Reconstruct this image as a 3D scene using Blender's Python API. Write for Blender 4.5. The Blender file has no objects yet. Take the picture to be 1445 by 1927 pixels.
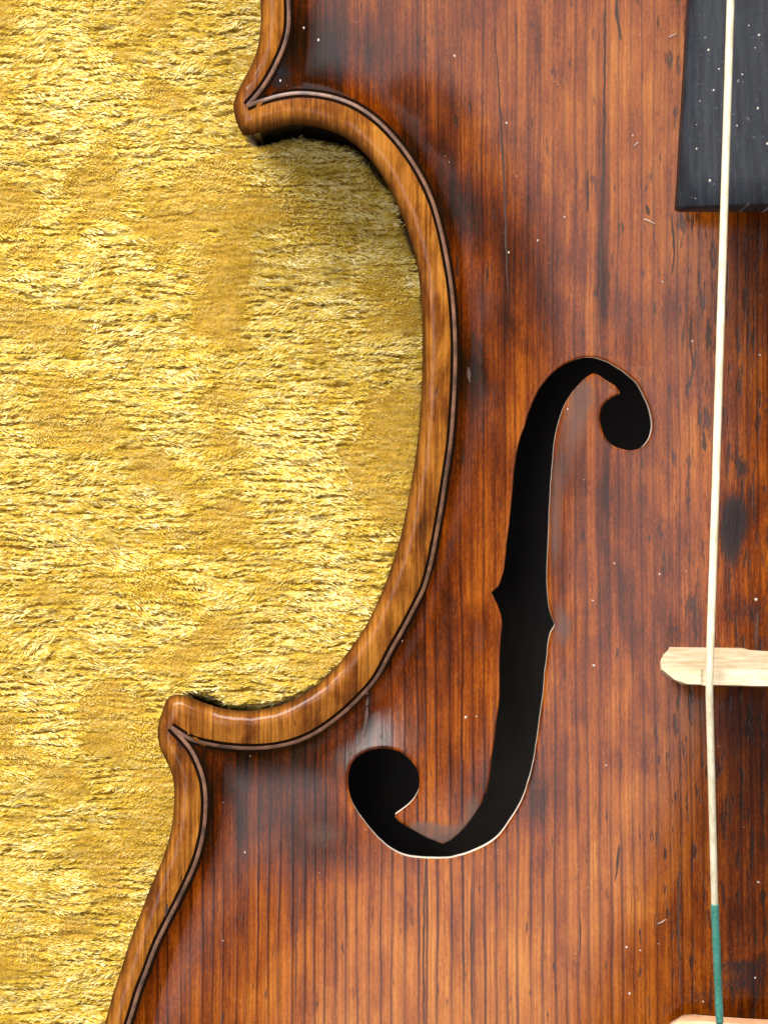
import bpy, math, random
import numpy as np
from mathutils import Vector
from mathutils.geometry import delaunay_2d_cdt

random.seed(7); rng = np.random.default_rng(7)
S = 0.000073            # metres per photograph pixel in the plane of the plate edge
D = 0.385               # camera height above that plane
MM = 0.001
sc = bpy.context.scene

# ------------------------------------------------------------------ camera, lights, exposure
cam_d = bpy.data.cameras.new('camera'); cam = bpy.data.objects.new('camera', cam_d)
sc.collection.objects.link(cam); sc.camera = cam
cam.location = (0, 0, D); cam.rotation_euler = (0, 0, 0)
cam_d.sensor_fit = 'VERTICAL'; cam_d.sensor_height = 24.0
cam_d.lens = 24.0 * D / (1927 * S)
cam_d.clip_start = 0.01; cam_d.clip_end = 50

world = bpy.data.worlds.new('World'); sc.world = world; world.use_nodes = True
bg = world.node_tree.nodes['Background']
bg.inputs[0].default_value = (0.95, 0.94, 1.0, 1); bg.inputs[1].default_value = 0.38

def area(name, loc, target, sx, sy, power, col):
    l = bpy.data.lights.new(name, 'AREA'); l.shape = 'RECTANGLE'; l.size = sx; l.size_y = sy
    l.energy = power; l.color = col
    o = bpy.data.objects.new(name, l); sc.collection.objects.link(o)
    o.location = loc
    o.rotation_euler = (Vector(target) - Vector(loc)).to_track_quat('-Z', 'Y').to_euler()
    return o
area('window_light', (-0.45, 1.42, 1.22), (0, 0, 0), 1.8, 0.9, 92, (1.0, 0.98, 0.95))
area('ceiling_light', (-0.43, 0.11, 1.2), (0, 0, 0), 0.76, 0.70, 5.2, (1.0, 0.96, 0.99))

sc.view_settings.view_transform = 'Standard'; sc.view_settings.look = 'None'
sc.view_settings.exposure = 0.35; sc.view_settings.gamma = 1.0
sc.view_settings.use_curve_mapping = False

# ------------------------------------------------------------------ helpers
def wx(px, py, z=0.0):
    f = S * (D - z) / D
    return (px - 722.5) * f, -(py - 963.5) * f
def px_of(X, Y, Z):
    f = D / (D - Z) / S
    return 722.5 + X * f, 963.5 - Y * f

def catmull(pts, n=8, closed=False):
    P = np.array(pts, float); out = []
    m = len(P)
    rngi = range(m) if closed else range(m - 1)
    for i in rngi:
        p1, p2 = P[i], P[(i + 1) % m]
        p0 = P[(i - 1) % m] if (closed or i > 0) else 2 * p1 - p2
        p3 = P[(i + 2) % m] if (closed or i + 2 < m) else 2 * p2 - p1
        d0, d1, d2 = (max(np.linalg.norm(b - a), 1e-9) ** 0.5 for a, b in ((p0, p1), (p1, p2), (p2, p3)))
        t0 = 0; t1 = d0; t2 = t1 + d1; t3 = t2 + d2
        for k in range(n):
            t = t1 + (t2 - t1) * k / n
            A1 = (t1 - t) / (t1 - t0) * p0 + (t - t0) / (t1 - t0) * p1
            A2 = (t2 - t) / (t2 - t1) * p1 + (t - t1) / (t2 - t1) * p2
            A3 = (t3 - t) / (t3 - t2) * p2 + (t - t2) / (t3 - t2) * p3
            B1 = (t2 - t) / (t2 - t0) * A1 + (t - t0) / (t2 - t0) * A2
            B2 = (t3 - t) / (t3 - t1) * A2 + (t - t1) / (t3 - t1) * A3
            out.append((t2 - t) / (t2 - t1) * B1 + (t - t1) / (t2 - t1) * B2)
    if not closed: out.append(P[-1])
    return np.array(out)

def resample(P, step, closed=False):
    if closed: P = np.vstack([P, P[:1]])
    d = np.r_[0, np.cumsum(np.linalg.norm(np.diff(P, axis=0), axis=1))]
    n = max(2, int(round(d[-1] / step)))
    s = np.linspace(0, d[-1], n + 1)
    Q = np.c_[np.interp(s, d, P[:, 0]), np.interp(s, d, P[:, 1])]
    return Q[:-1] if closed else Q

def dist_poly(Q, P, closed=True):
    """unsigned distance of points Q to polyline P"""
    A = P if closed else P[:-1]; B = np.roll(P, -1, 0) if closed else P[1:]
    AB = B - A; L2 = (AB ** 2).sum(1) + 1e-18
    out = np.empty(len(Q))
    for i in range(0, len(Q), 4000):
        q = Q[i:i + 4000]
        ax = q[:, None, 0] - A[None, :, 0]; ay = q[:, None, 1] - A[None, :, 1]
        t = np.clip((ax * AB[:, 0] + ay * AB[:, 1]) / L2, 0, 1)
        out[i:i + 4000] = np.sqrt(((ax - t * AB[:, 0]) ** 2 + (ay - t * AB[:, 1]) ** 2).min(1))
    return out

def inside(Q, P):
    res = np.zeros(len(Q), bool); x, y = Q[:, 0], Q[:, 1]
    for (ax, ay), (bx, by) in zip(P, np.roll(P, -1, 0)):
        if ay == by: continue
        c = (ay > y) != (by > y)
        res ^= c & (x < (bx - ax) * (y - ay) / (by - ay) + ax)
    return res

def vnoise(x, y, seed):
    r = np.random.default_rng(seed).random((256, 256))
    xi = np.floor(x).astype(int); yi = np.floor(y).astype(int)
    fx = x - xi; fy = y - yi; fx = fx * fx * (3 - 2 * fx); fy = fy * fy * (3 - 2 * fy)
    g = lambda a, b: r[a & 255, b & 255]
    return (g(xi, yi) * (1 - fx) + g(xi + 1, yi) * fx) * (1 - fy) + (g(xi, yi + 1) * (1 - fx) + g(xi + 1, yi + 1) * fx) * fy
def fbm(x, y, seed, o=3):
    s = 0; a = 1; t = 0
    for k in range(o):
        s = s + a * vnoise(x * 2 ** k + 17.3 * k, y * 2 ** k + 5.1 * k, seed + k); t += a; a *= 0.5
    return s / t
def sstep(a, b, x):
    t = np.clip((x - a) / (b - a), 0, 1); return t * t * (3 - 2 * t)

def link(name, verts, faces, mat, parent=None, smooth=True, mats=None):
    me = bpy.data.meshes.new(name)
    me.from_pydata([tuple(v) for v in verts], [], [tuple(f) for f in faces]); me.update()
    for m in (mat if isinstance(mat, list) else [mat]): me.materials.append(m)
    if mats is not None: me.polygons.foreach_set('material_index', np.array(mats, np.int32))
    if smooth: me.polygons.foreach_set('use_smooth', np.ones(len(me.polygons), bool))
    o = bpy.data.objects.new(name, me); sc.collection.objects.link(o)
    if parent: o.parent = parent
    return o

def tube(pts, radii, seg=14):
    """round rod through 3-D points"""
    P = [Vector(p) for p in pts]; V = []; F = []
    for i, p in enumerate(P):
        t = (P[min(i + 1, len(P) - 1)] - P[max(i - 1, 0)]).normalized()
        a = t.cross(Vector((0, 0, 1))); a = a.normalized() if a.length > 1e-6 else Vector((1, 0, 0))
        b = t.cross(a).normalized()
        for k in range(seg):
            q = 2 * math.pi * k / seg
            V.append(p + (a * math.cos(q) + b * math.sin(q)) * radii[i])
    for i in range(len(P) - 1):
        for k in range(seg):
            F.append((i * seg + k, i * seg + (k + 1) % seg, (i + 1) * seg + (k + 1) % seg, (i + 1) * seg + k))
    F.append(tuple(range(seg - 1, -1, -1))); F.append(tuple((len(P) - 1) * seg + k for k in range(seg)))
    return V, F

# ------------------------------------------------------------------ node helpers
class NT:
    def __init__(s, name):
        s.m = bpy.data.materials.new(name); s.m.use_nodes = True; s.t = s.m.node_tree
        s.b = s.t.nodes['Principled BSDF']
    def n(s, typ, **kw):
        x = s.t.nodes.new(typ)
        for k, v in kw.items(): setattr(x, k, v)
        return x
    def put(s, sock, v):
        if isinstance(v, bpy.types.NodeSocket): s.t.links.new(v, sock)
        elif isinstance(v, (tuple, list)) and len(v) == 3 and sock.type == 'RGBA': sock.default_value = (*v, 1)
        else: sock.default_value = v
    def math(s, op, a, b=0.0, c=None, clamp=False):
        x = s.n('ShaderNodeMath', operation=op, use_clamp=clamp)
        s.put(x.inputs[0], a); s.put(x.inputs[1], b)
        if c is not None: s.put(x.inputs[2], c)
        return x.outputs[0]
    def pos(s):
        tc = s.n('ShaderNodeTexCoord'); v = s.n('ShaderNodeVectorMath', operation='SCALE')
        s.t.links.new(tc.outputs['Object'], v.inputs[0]); v.inputs[3].default_value = 1 / S
        return v.outputs[0]
    def scl(s, vec, x, y, z=1.0):
        v = s.n('ShaderNodeVectorMath', operation='MULTIPLY'); s.put(v.inputs[0], vec); v.inputs[1].default_value = (x, y, z)
        return v.outputs[0]
    def noise(s, vec, detail=3, rough=0.55, scale=1.0, dist=0.0):
        x = s.n('ShaderNodeTexNoise'); s.put(x.inputs['Vector'], vec); x.inputs['Scale'].default_value = scale
        x.inputs['Detail'].default_value = detail; x.inputs['Roughness'].default_value = rough; x.inputs['Distortion'].default_value = dist
        return x.outputs[0]
    def ss(s, v, a, b, lo=0.0, hi=1.0):
        x = s.n('ShaderNodeMapRange', interpolation_type='SMOOTHSTEP')
        s.put(x.inputs[0], v)
        for i, q in enumerate((a, b, lo, hi)): x.inputs[i + 1].default_value = q
        return x.outputs[0]
    def ramp(s, v, stops):
        x = s.n('ShaderNodeValToRGB'); s.put(x.inputs[0], v); e = x.color_ramp.elements
        while len(e) < len(stops): e.new(0.5)
        for k, (p, c) in zip(e, stops): k.position = p; k.color = (*c, 1)
        return x.outputs[0]
    def mix(s, f, a, b, mode='MIX'):
        x = s.n('ShaderNodeMix', data_type='RGBA', blend_type=mode)
        s.put(x.inputs[0], f); s.put(x.inputs[6], a); s.put(x.inputs[7], b)
        return x.outputs[2]
    def attr(s, name):
        x = s.n('ShaderNodeAttribute', attribute_name=name); return x.outputs['Fac']
    def bump(s, h, dist, strength=1.0, normal=None):
        x = s.n('ShaderNodeBump'); s.put(x.inputs['Height'], h); x.inputs['Distance'].default_value = dist
        x.inputs['Strength'].default_value = strength
        if normal is not None: s.put(x.inputs['Normal'], normal)
        return x.outputs[0]
    def set(s, **kw):
        for k, v in kw.items(): s.put(s.b.inputs[k.replace('_', ' ')], v)
        return s.m

def mat_plate():
    t = NT('varnished_spruce'); P = t.pos()
    sep = t.n('ShaderNodeSeparateXYZ'); t.put(sep.inputs[0], P); x, y = sep.outputs[0], sep.outputs[1]
    warp = t.noise(t.scl(P, 0.012, 0.0022, 0.0), 2)
    warp2 = t.noise(t.scl(P, 0.05, 0.02, 0.0), 2)
    xw = t.math('ADD', t.math('MULTIPLY_ADD', t.math('SUBTRACT', warp, 0.5), 16.0, x), t.math('MULTIPLY', t.math('SUBTRACT', warp2, 0.5), 2.5))
    vo = t.n('ShaderNodeTexVoronoi', voronoi_dimensions='1D', feature='DISTANCE_TO_EDGE'); vo.inputs['Scale'].default_value = 1 / 21.0
    t.put(vo.inputs['W'], xw); vo.inputs['Randomness'].default_value = 0.55
    vc = t.n('ShaderNodeTexVoronoi', voronoi_dimensions='1D', feature='F1'); vc.inputs['Scale'].default_value = 1 / 21.0
    t.put(vc.inputs['W'], xw); vc.inputs['Randomness'].default_value = 0.55
    line = t.ss(vo.outputs['Distance'], 0.03, 0.19, 1.0, 0.0)
    v3 = t.n('ShaderNodeTexVoronoi', voronoi_dimensions='1D', feature='DISTANCE_TO_EDGE'); v3.inputs['Scale'].default_value = 1 / 8.5
    t.put(v3.inputs['W'], xw); line2 = t.ss(v3.outputs['Distance'], 0.02, 0.35, 1.0, 0.0)
    patch = t.noise(t.scl(P, 0.018, 0.0035, 0.0), 3)
    line = t.math('MULTIPLY', line, t.math('MULTIPLY', t.ss(patch, 0.30, 0.60, 0.50, 1.0), t.attr('grain')))
    streak = t.noise(t.scl(P, 0.055, 0.0038, 0.0), 4, 0.6, 1.0, 0.3)
    cellr = t.n('ShaderNodeSeparateColor'); t.put(cellr.inputs[0], vc.outputs['Color'])
    fibre = t.noise(t.scl(P, 0.30, 0.012, 0.0), 4, 0.65)
    fine = t.noise(t.scl(P, 0.35, 0.10, 0.0), 4, 0.7)
    blotch = t.noise(t.scl(P, 0.020, 0.008, 0.0), 5, 0.6, 1.0, 0.4)
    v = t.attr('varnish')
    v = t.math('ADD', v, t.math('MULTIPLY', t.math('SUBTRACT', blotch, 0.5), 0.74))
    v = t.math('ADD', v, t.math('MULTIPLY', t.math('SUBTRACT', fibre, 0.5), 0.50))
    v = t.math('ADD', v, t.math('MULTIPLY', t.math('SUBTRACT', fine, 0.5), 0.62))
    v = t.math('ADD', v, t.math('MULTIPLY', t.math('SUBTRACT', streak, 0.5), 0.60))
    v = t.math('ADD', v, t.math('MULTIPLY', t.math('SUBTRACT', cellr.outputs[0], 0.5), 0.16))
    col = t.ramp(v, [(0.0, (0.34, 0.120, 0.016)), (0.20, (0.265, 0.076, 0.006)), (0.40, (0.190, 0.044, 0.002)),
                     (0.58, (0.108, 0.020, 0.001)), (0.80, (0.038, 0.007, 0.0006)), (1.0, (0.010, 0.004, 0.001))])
    marg = t.ramp(t.math('ADD', t.math('MULTIPLY', blotch, 0.55), t.math('ADD', t.math('MULTIPLY', fibre, 0.3), t.math('ADD', t.math('MULTIPLY', streak, 0.25), t.math('MULTIPLY', fine, 0.12)))),
                  [(0.40, (0.40, 0.180, 0.030)), (0.55, (0.28, 0.102, 0.011)), (0.66, (0.13, 0.036, 0.003)), (0.78, (0.030, 0.009, 0.002))])
    marg = t.mix(t.math('MULTIPLY', t.attr('rim'), 0.8), marg, (0.045, 0.018, 0.006))
    col = t.mix(t.attr('margin'), col, marg)
    lf = t.math('MULTIPLY', line, t.math('SUBTRACT', 1.0, t.math('MULTIPLY', t.attr('margin'), 0.35)))
    col = t.mix(t.math('MULTIPLY', lf, 0.94), col, t.mix(1.0, col, (0.20, 0.12, 0.10), 'MULTIPLY'))
    col = t.mix(t.math('MULTIPLY', line2, t.ss(streak, 0.35, 0.62, 0.55, 0.10)), col, t.mix(1.0, col, (0.38, 0.28, 0.24), 'MULTIPLY'))
    # short dark pores and scratches in the grain
    fl = t.noise(t.scl(P, 0.085, 0.014, 0.0), 3, 0.6)
    flm = t.ss(t.math('ADD', fl, t.math('MULTIPLY', t.attr('fleck'), 0.085)), 0.62, 0.72)
    col = t.mix(t.math('MULTIPLY', flm, 0.85), col, (0.022, 0.010, 0.006))
    # worn grey film where the varnish has gone
    so = t.math('ADD', t.attr('soot'), t.math('MULTIPLY', t.math('SUBTRACT', fine, 0.5), 0.9))
    som = t.math('MULTIPLY', t.ss(so, 0.25, 0.75), 0.9)
    col = t.mix(som, col, (0.016, 0.013, 0.013))
    gr = t.math('ADD', t.attr('grey'), t.math('MULTIPLY', t.math('SUBTRACT', fine, 0.5), 0.9))
    col = t.mix(t.math('MULTIPLY', t.ss(gr, 0.3, 0.9), 0.8), col, (0.085, 0.052, 0.042))
    col = t.mix(t.math('MULTIPLY', t.ss(t.math('ADD', t.attr('bare'), t.math('MULTIPLY', t.math('SUBTRACT', fine, 0.5), 1.3)), 0.50, 0.95), 0.8), col, (0.46, 0.29, 0.18))
    # specks of old rosin
    rs = t.noise(t.scl(P, 0.16, 0.16, 0.0), 1)
    col = t.mix(t.ss(rs, 0.80, 0.84), col, (0.5, 0.36, 0.26))
    h = t.math('ADD', t.math('MULTIPLY', line, -0.55), t.math('ADD', t.math('MULTIPLY', fibre, 0.8), t.math('MULTIPLY', fine, 0.55)))
    h = t.math('ADD', h, t.math('MULTIPLY', flm, -0.8))
    h = t.math('MULTIPLY', h, t.math('SUBTRACT', 1.0, t.math('MULTIPLY', t.attr('margin'), 0.3)))
    nb = t.bump(h, 0.00010, 0.8); nc = t.bump(h, 0.000010, 0.8)
    cr = t.math('ADD', 0.05, t.math('MULTIPLY', fine, t.math('ADD', 0.13, t.math('MULTIPLY', t.attr('margin'), 0.10))))
    return t.set(Base_Color=col, Roughness=0.55, Normal=nb, Coat_Weight=t.math('MULTIPLY', 0.45, t.math('SUBTRACT', 1.0, t.attr('grime'))), Coat_Roughness=cr, Coat_Normal=nc, Specular_IOR_Level=0.0)

def mat_wood(name, c1, c2, sx, sy, rough=0.45, coat=0.3, bump=0.00005, detail=4, axis=None):
    t = NT(name); P = t.pos()
    if axis: P = t.scl(P, *axis)
    n1 = t.noise(t.scl(P, sx, sy, sx), detail, 0.65); n2 = t.noise(t.scl(P, 0.02, 0.02, 0.02), 3)
    f = t.math('ADD', t.math('MULTIPLY', n1, 0.75), t.math('MULTIPLY', n2, 0.35))
    col = t.mix(t.ss(f, 0.32, 0.78), c1, c2)
    nb = t.bump(n1, bump, 0.8)
    return t.set(Base_Color=col, Roughness=rough, Normal=nb, Coat_Weight=coat, Coat_Roughness=0.25, Coat_Normal=nb)

def mat_ebony():
    t = NT('dusty_ebony'); P = t.pos()
    st = t.noise(t.scl(P, 0.10, 0.008, 0.0), 4, 0.6); fine = t.noise(t.scl(P, 0.14, 0.09, 0.0), 5, 0.75)
    col = t.mix(t.ss(st, 0.3, 0.7), (0.008, 0.009, 0.012), (0.020, 0.0225, 0.028))
    col = t.mix(t.math('MULTIPLY', t.ss(fine, 0.56, 0.72), 0.4), col, (0.07, 0.075, 0.085))
    sp = t.noise(t.scl(P, 0.075, 0.05, 0.0), 2, 0.6)
    col = t.mix(t.ss(sp, 0.68, 0.78), col, (0.16, 0.17, 0.19))
    nb = t.bump(t.math('ADD', st, fine), 0.00004, 0.7)
    return t.set(Base_Color=col, Roughness=0.5, Normal=nb, Coat_Weight=0.0, Specular_IOR_Level=0.15)

def mat_pile():
    t = NT('gold_plush_pile'); a = t.attr('tone'); h = t.attr('height')
    col = t.ramp(a, [(0.0, (0.56, 0.35, 0.006)), (0.40, (0.80, 0.60, 0.050)), (1.0, (0.98, 0.93, 0.56))])
    t.set(Base_Color=col, Roughness=0.34, Specular_IOR_Level=1.0, Sheen_Weight=0.45, Sheen_Roughness=0.4,
          Sheen_Tint=(1.0, 0.93, 0.60), Subsurface_Weight=0.0)
    tr = t.n('ShaderNodeBsdfTranslucent'); t.put(tr.inputs[0], col)
    mx = t.n('ShaderNodeMixShader'); mx.inputs[0].default_value = 0.36
    t.t.links.new(t.b.outputs[0], mx.inputs[1]); t.t.links.new(tr.outputs[0], mx.inputs[2])
    t.t.links.new(mx.outputs[0], t.t.nodes['Material Output'].inputs[0])
    return t.m

def mat_plain(name, c, rough, **kw):
    t = NT(name); P = t.pos(); n = t.noise(t.scl(P, 0.12, 0.12, 0.12), 4, 0.6)
    col = t.mix(t.ss(n, 0.3, 0.7), tuple(q * 0.72 for q in c), c)
    return t.set(Base_Color=col, Roughness=rough, Normal=t.bump(n, 0.00003, 0.6), **kw)

M = dict(plate=mat_plate(),
    cut=mat_wood('cut_spruce_edge', (0.80, 0.72, 0.64), (0.60, 0.46, 0.34), 0.06, 0.06, 0.5, 0.2),
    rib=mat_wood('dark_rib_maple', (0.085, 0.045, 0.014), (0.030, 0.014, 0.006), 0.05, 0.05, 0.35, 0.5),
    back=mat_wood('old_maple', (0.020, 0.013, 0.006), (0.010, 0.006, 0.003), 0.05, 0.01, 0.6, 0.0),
    ebony=mat_ebony(),
    bridge=mat_wood('pale_bridge_maple', (0.64, 0.54, 0.37), (0.42, 0.31, 0.16), 0.022, 0.16, 0.5, 0.1, 0.00009),
    tail=mat_wood('boxwood', (0.74, 0.42, 0.24), (0.58, 0.28, 0.14), 0.08, 0.01, 0.4, 0.4),
    string=mat_wood('gut', (0.66, 0.61, 0.45), (0.44, 0.37, 0.22), 0.14, 0.03, 0.32, 0.5, 0.00002),
    silk=mat_wood('green_silk', (0.055, 0.25, 0.19), (0.02, 0.12, 0.085), 0.25, 0.16, 0.6, 0.0, 0.00006),
    pdark=mat_plain('purfling_dark', (0.009, 0.004, 0.002), 0.7, Specular_IOR_Level=0.0),
    plight=mat_wood('purfling_pale', (0.20, 0.088, 0.042), (0.025, 0.010, 0.005), 0.03, 0.03, 0.5, 0.1),
    crack=mat_plain('crack_filled_with_dirt', (0.040, 0.015, 0.007), 0.8),
    dust=mat_plain('dust', (0.46, 0.40, 0.34), 0.9),
    pile=mat_pile(),
    cloth=mat_plain('gold_cloth_base', (0.40, 0.23, 0.010), 0.85, Sheen_Weight=0.15))

# ------------------------------------------------------------------ violin outline (left half traced, then mirrored about the centre joint)
AX = 1505
upper = [(1505 - 1505 + 1420, -1545), (1250, -1520), (1050, -1440), (830, -1300), (620, -1090), (470, -840), (385, -590), (400, -350), (462, -150), (484, -60), (490, 0), (490, 54), (484, 90), (474, 119), (457, 151), (445, 176), (439, 198), (443, 223), (451, 243), (458, 253)]
cbout = [(458, 253), (470, 253), (499, 245), (524, 238), (553, 233), (582, 235), (610, 241), (639, 252), (668, 271), (700, 304), (718, 329), (743, 376), (763, 424), (778, 470), (786, 507), (791, 549), (794, 596), (795, 640), (795, 690), (793, 741), (790, 785), (786, 829), (778, 886), (769, 935), (756, 1000), (741, 1052), (721, 1108), (708, 1138), (687, 1180), (661, 1218), (633, 1254), (597, 1288), (561, 1312), (525, 1328), (489, 1336), (453, 1338), (417, 1333), (384, 1323), (359, 1313), (343, 1308), (329, 1307)]
lower = [(329, 1307), (316, 1314), (304, 1343), (297, 1370), (297, 1388), (302, 1411), (313, 1433), (323, 1457), (328, 1489), (327, 1521), (323, 1557), (315, 1590), (304, 1622), (287, 1661), (268, 1710), (248, 1762), (229, 1821), (212, 1873), (198, 1925), (170, 2030), (120, 2230), (85, 2430), (95, 2620), (180, 2850), (380, 3080), (660, 3250), (1000, 3345), (1300, 3378), (1450, 3380)]
half = np.vstack([catmull(upper, 8)[:-1], catmull(cbout, 6)[:-1], catmull(lower, 8)])
half_w = np.array([wx(a, b, -0.0015) for a, b in half])
axX = (AX - 722.5) * S
half_r = resample(half_w, 0.0006)
# coarser away from the picture
keep = [i for i in range(len(half_r)) if (abs(half_r[i, 1]) < 0.095) or i % 4 == 0]
half_r = half_r[keep]
mir = half_r[::-1].copy(); mir[:, 0] = 2 * axX - mir[:, 0]
OUT = np.vstack([half_r, mir])                  # closed loop, counter-clockwise seen from above?
area2 = (OUT[:, 0] * np.roll(OUT[:, 1], -1) - np.roll(OUT[:, 0], -1) * OUT[:, 1]).sum()
if area2 < 0: OUT = OUT[::-1].copy()
tg = np.roll(OUT, -1, 0) - np.roll(OUT, 1, 0); tg /= np.linalg.norm(tg, axis=1)[:, None]
NIN = np.c_[-tg[:, 1], tg[:, 0]]                # inward normals
OUTc = OUT[::2]

# arching: smooth membrane over the region inside the channel
CH = 6.6 * MM
g = 1.25 * MM
gx = np.arange(OUT[:, 0].min() - 6 * g, OUT[:, 0].max() + 6 * g, g); gy = np.arange(OUT[:, 1].min() - 6 * g, OUT[:, 1].max() + 6 * g, g)
GX, GY = np.meshgrid(gx, gy, indexing='ij'); Q = np.c_[GX.ravel(), GY.ravel()]
dg = dist_poly(Q, OUTc); ins = inside(Q, OUTc); sd = np.where(ins, dg, -dg).reshape(GX.shape)
mask = sd > CH
u = np.zeros(GX.shape); ii, jj = np.indices(u.shape); red = ((ii + jj) & 1) == 0
def sor(u, mask, red, n, om, h=1.0):
    for _ in range(n):
        for c in (red, ~red):
            s4 = np.zeros_like(u); s4[1:-1, 1:-1] = u[2:, 1:-1] + u[:-2, 1:-1] + u[1:-1, 2:] + u[1:-1, :-2]
            u = np.where(mask & c, u + om * ((s4 + h) / 4 - u), u)
    return u
u = sor(u, mask, red, 700, 1.965); u /= u.max()
def bspl(F, X, Y):
    fx = (X - gx[0]) / g; fy = (Y - gy[0]) / g
    xi = np.clip(np.floor(fx).astype(int), 1, F.shape[0] - 3); yi = np.clip(np.floor(fy).astype(int), 1, F.shape[1] - 3)
    a = fx - xi; b = fy - yi
    W = lambda t: ((1 - t) ** 3 / 6, (3 * t ** 3 - 6 * t ** 2 + 4) / 6, (-3 * t ** 3 + 3 * t ** 2 + 3 * t + 1) / 6, t ** 3 / 6)
    wa, wb = W(a), W(b); r = 0
    for i in range(4):
        for j in range(4): r = r + wa[i] * wb[j] * F[xi + i - 1, yi + j - 1]
    return r
ARCH = 15.5 * MM
def plate_z(X, Y, d=None):
    X = np.asarray(X, float); Y = np.asarray(Y, float)
    if d is None: d = np.clip(bspl(sd, X, Y), 0, None)
    dm = d / MM
    r = np.clip(dm / 2.0, 0, 1)
    edge = -2.0 * (1 - np.sqrt(np.clip(1 - (1 - r) ** 2, 0, 1)))              # rounded rim
    flute = -0.45 * sstep(1.2, 4.2, dm) - 0.75 * sstep(3.6, 6.4, dm)                                        # hollow channel
    uu = np.clip(bspl(u, X, Y), 0, 1)
    t = 1 - (1 - uu) ** 1.35
    a = t ** 1.28
    return (edge + flute) * MM + ARCH * a

def on_plate(px, py, n=4):
    px = np.asarray(px, float); py = np.asarray(py, float); z = np.zeros_like(px)
    for _ in range(n):
        f = S * (D - z) / D; X = (px - 722.5) * f; Y = -(py - 963.5) * f; z = plate_z(X, Y)
    return X, Y, z

# ------------------------------------------------------------------ f-hole outline
fh = [(963, 930), (968, 875), (975, 834), (985, 806), (996, 770), (1016, 729), (1039, 702), (1062, 685), (1082, 676), (1101, 672), (1121, 673), (1140, 679), (1160, 690), (1180, 704), (1197, 720), (1210, 742), (1220, 765), (1226, 789), (1226, 807), (1221, 825), (1208, 840), (1188, 847), (1167, 844), (1149, 835), (1136, 818), (1130, 800), (1128, 781), (1134, 763), (1147, 750), (1166, 740)]
fh_b = [(1166, 740), (1160, 729), (1144, 718), (1126, 706), (1115, 702)]
fh_c = [(1115, 702), (1099, 713), (1080, 733), (1064, 758), (1053, 786), (1045, 820), (1040, 861), (1036, 917), (1033, 972), (1031, 1022), (1029, 1085), (1031, 1126), (1035, 1153), (1044, 1177)]
fh_d = [(1044, 1177), (1036, 1190), (1032, 1206), (1029, 1234), (1025, 1267), (1021, 1313), (1017, 1340), (1010, 1394), (1002, 1440), (992, 1477), (980, 1511), (958, 1547), (931, 1580), (903, 1597), (876, 1608), (845, 1615), (805, 1616), (768, 1612), (742, 1602), (717, 1583), (696, 1560), (676, 1533), (661, 1506), (655, 1474), (658, 1446), (669, 1427), (690, 1414), (711, 1409), (736, 1410), (757, 1418), (776, 1434), (787, 1453), (789, 1471), (787, 1489), (776, 1507), (760, 1522), (741, 1535)]
fh_e = [(741, 1535), (752, 1546), (778, 1562), (803, 1576), (832, 1588)]
fh_f = [(832, 1588), (846, 1582), (864, 1567), (882, 1547), (900, 1520), (914, 1495), (920, 1468), (925, 1425), (931, 1380), (936, 1340), (939, 1313), (939, 1251), (941, 1209), (944, 1168), (938, 1146), (930, 1126), (924, 1115)]
fh_g = [(924, 1115), (937, 1103), (946, 1078), (950, 1053), (954, 1012), (959, 970), (963, 930)]
FH = np.vstack([catmull(q, 6)[:-1] for q in (fh, fh_b, fh_c, fh_d, fh_e, fh_f, fh_g)])
FH = resample(FH, 5.0, True)
# hand-cut knife wobble
FH = FH + np.c_[fbm(FH[:, 0] / 16, FH[:, 1] / 16, 31, 2) - .5, fbm(FH[:, 0] / 16 + 40, FH[:, 1] / 16, 33, 2) - .5] * 1.4
fX, fY, fZ = on_plate(FH[:, 0], FH[:, 1])
FHL = np.c_[fX, fY]
if (FHL[:, 0] * np.roll(FHL[:, 1], -1) - np.roll(FHL[:, 0], -1) * FHL[:, 1]).sum() < 0: FHL = FHL[::-1].copy()
FHR = FHL[::-1].copy(); FHR[:, 0] = 2 * axX - FHR[:, 0]
HOLES = [FHL, FHR]
def ring_normals(L):
    t = np.roll(L, -1, 0) - np.roll(L, 1, 0); t /= np.linalg.norm(t, axis=1)[:, None] + 1e-12
    return np.c_[t[:, 1], -t[:, 0]]             # outward of a ccw loop

# ------------------------------------------------------------------ the violin: empty + belly plate
bot_z = -36.2 * MM
violin = bpy.data.objects.new('violin', None); sc.collection.objects.link(violin)
violin.location = (0, 0, 0)
violin['label'] = 'old red-brown varnished violin with a dark f-hole, lying on gold plush cloth'
violin['category'] = 'violin'

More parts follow.
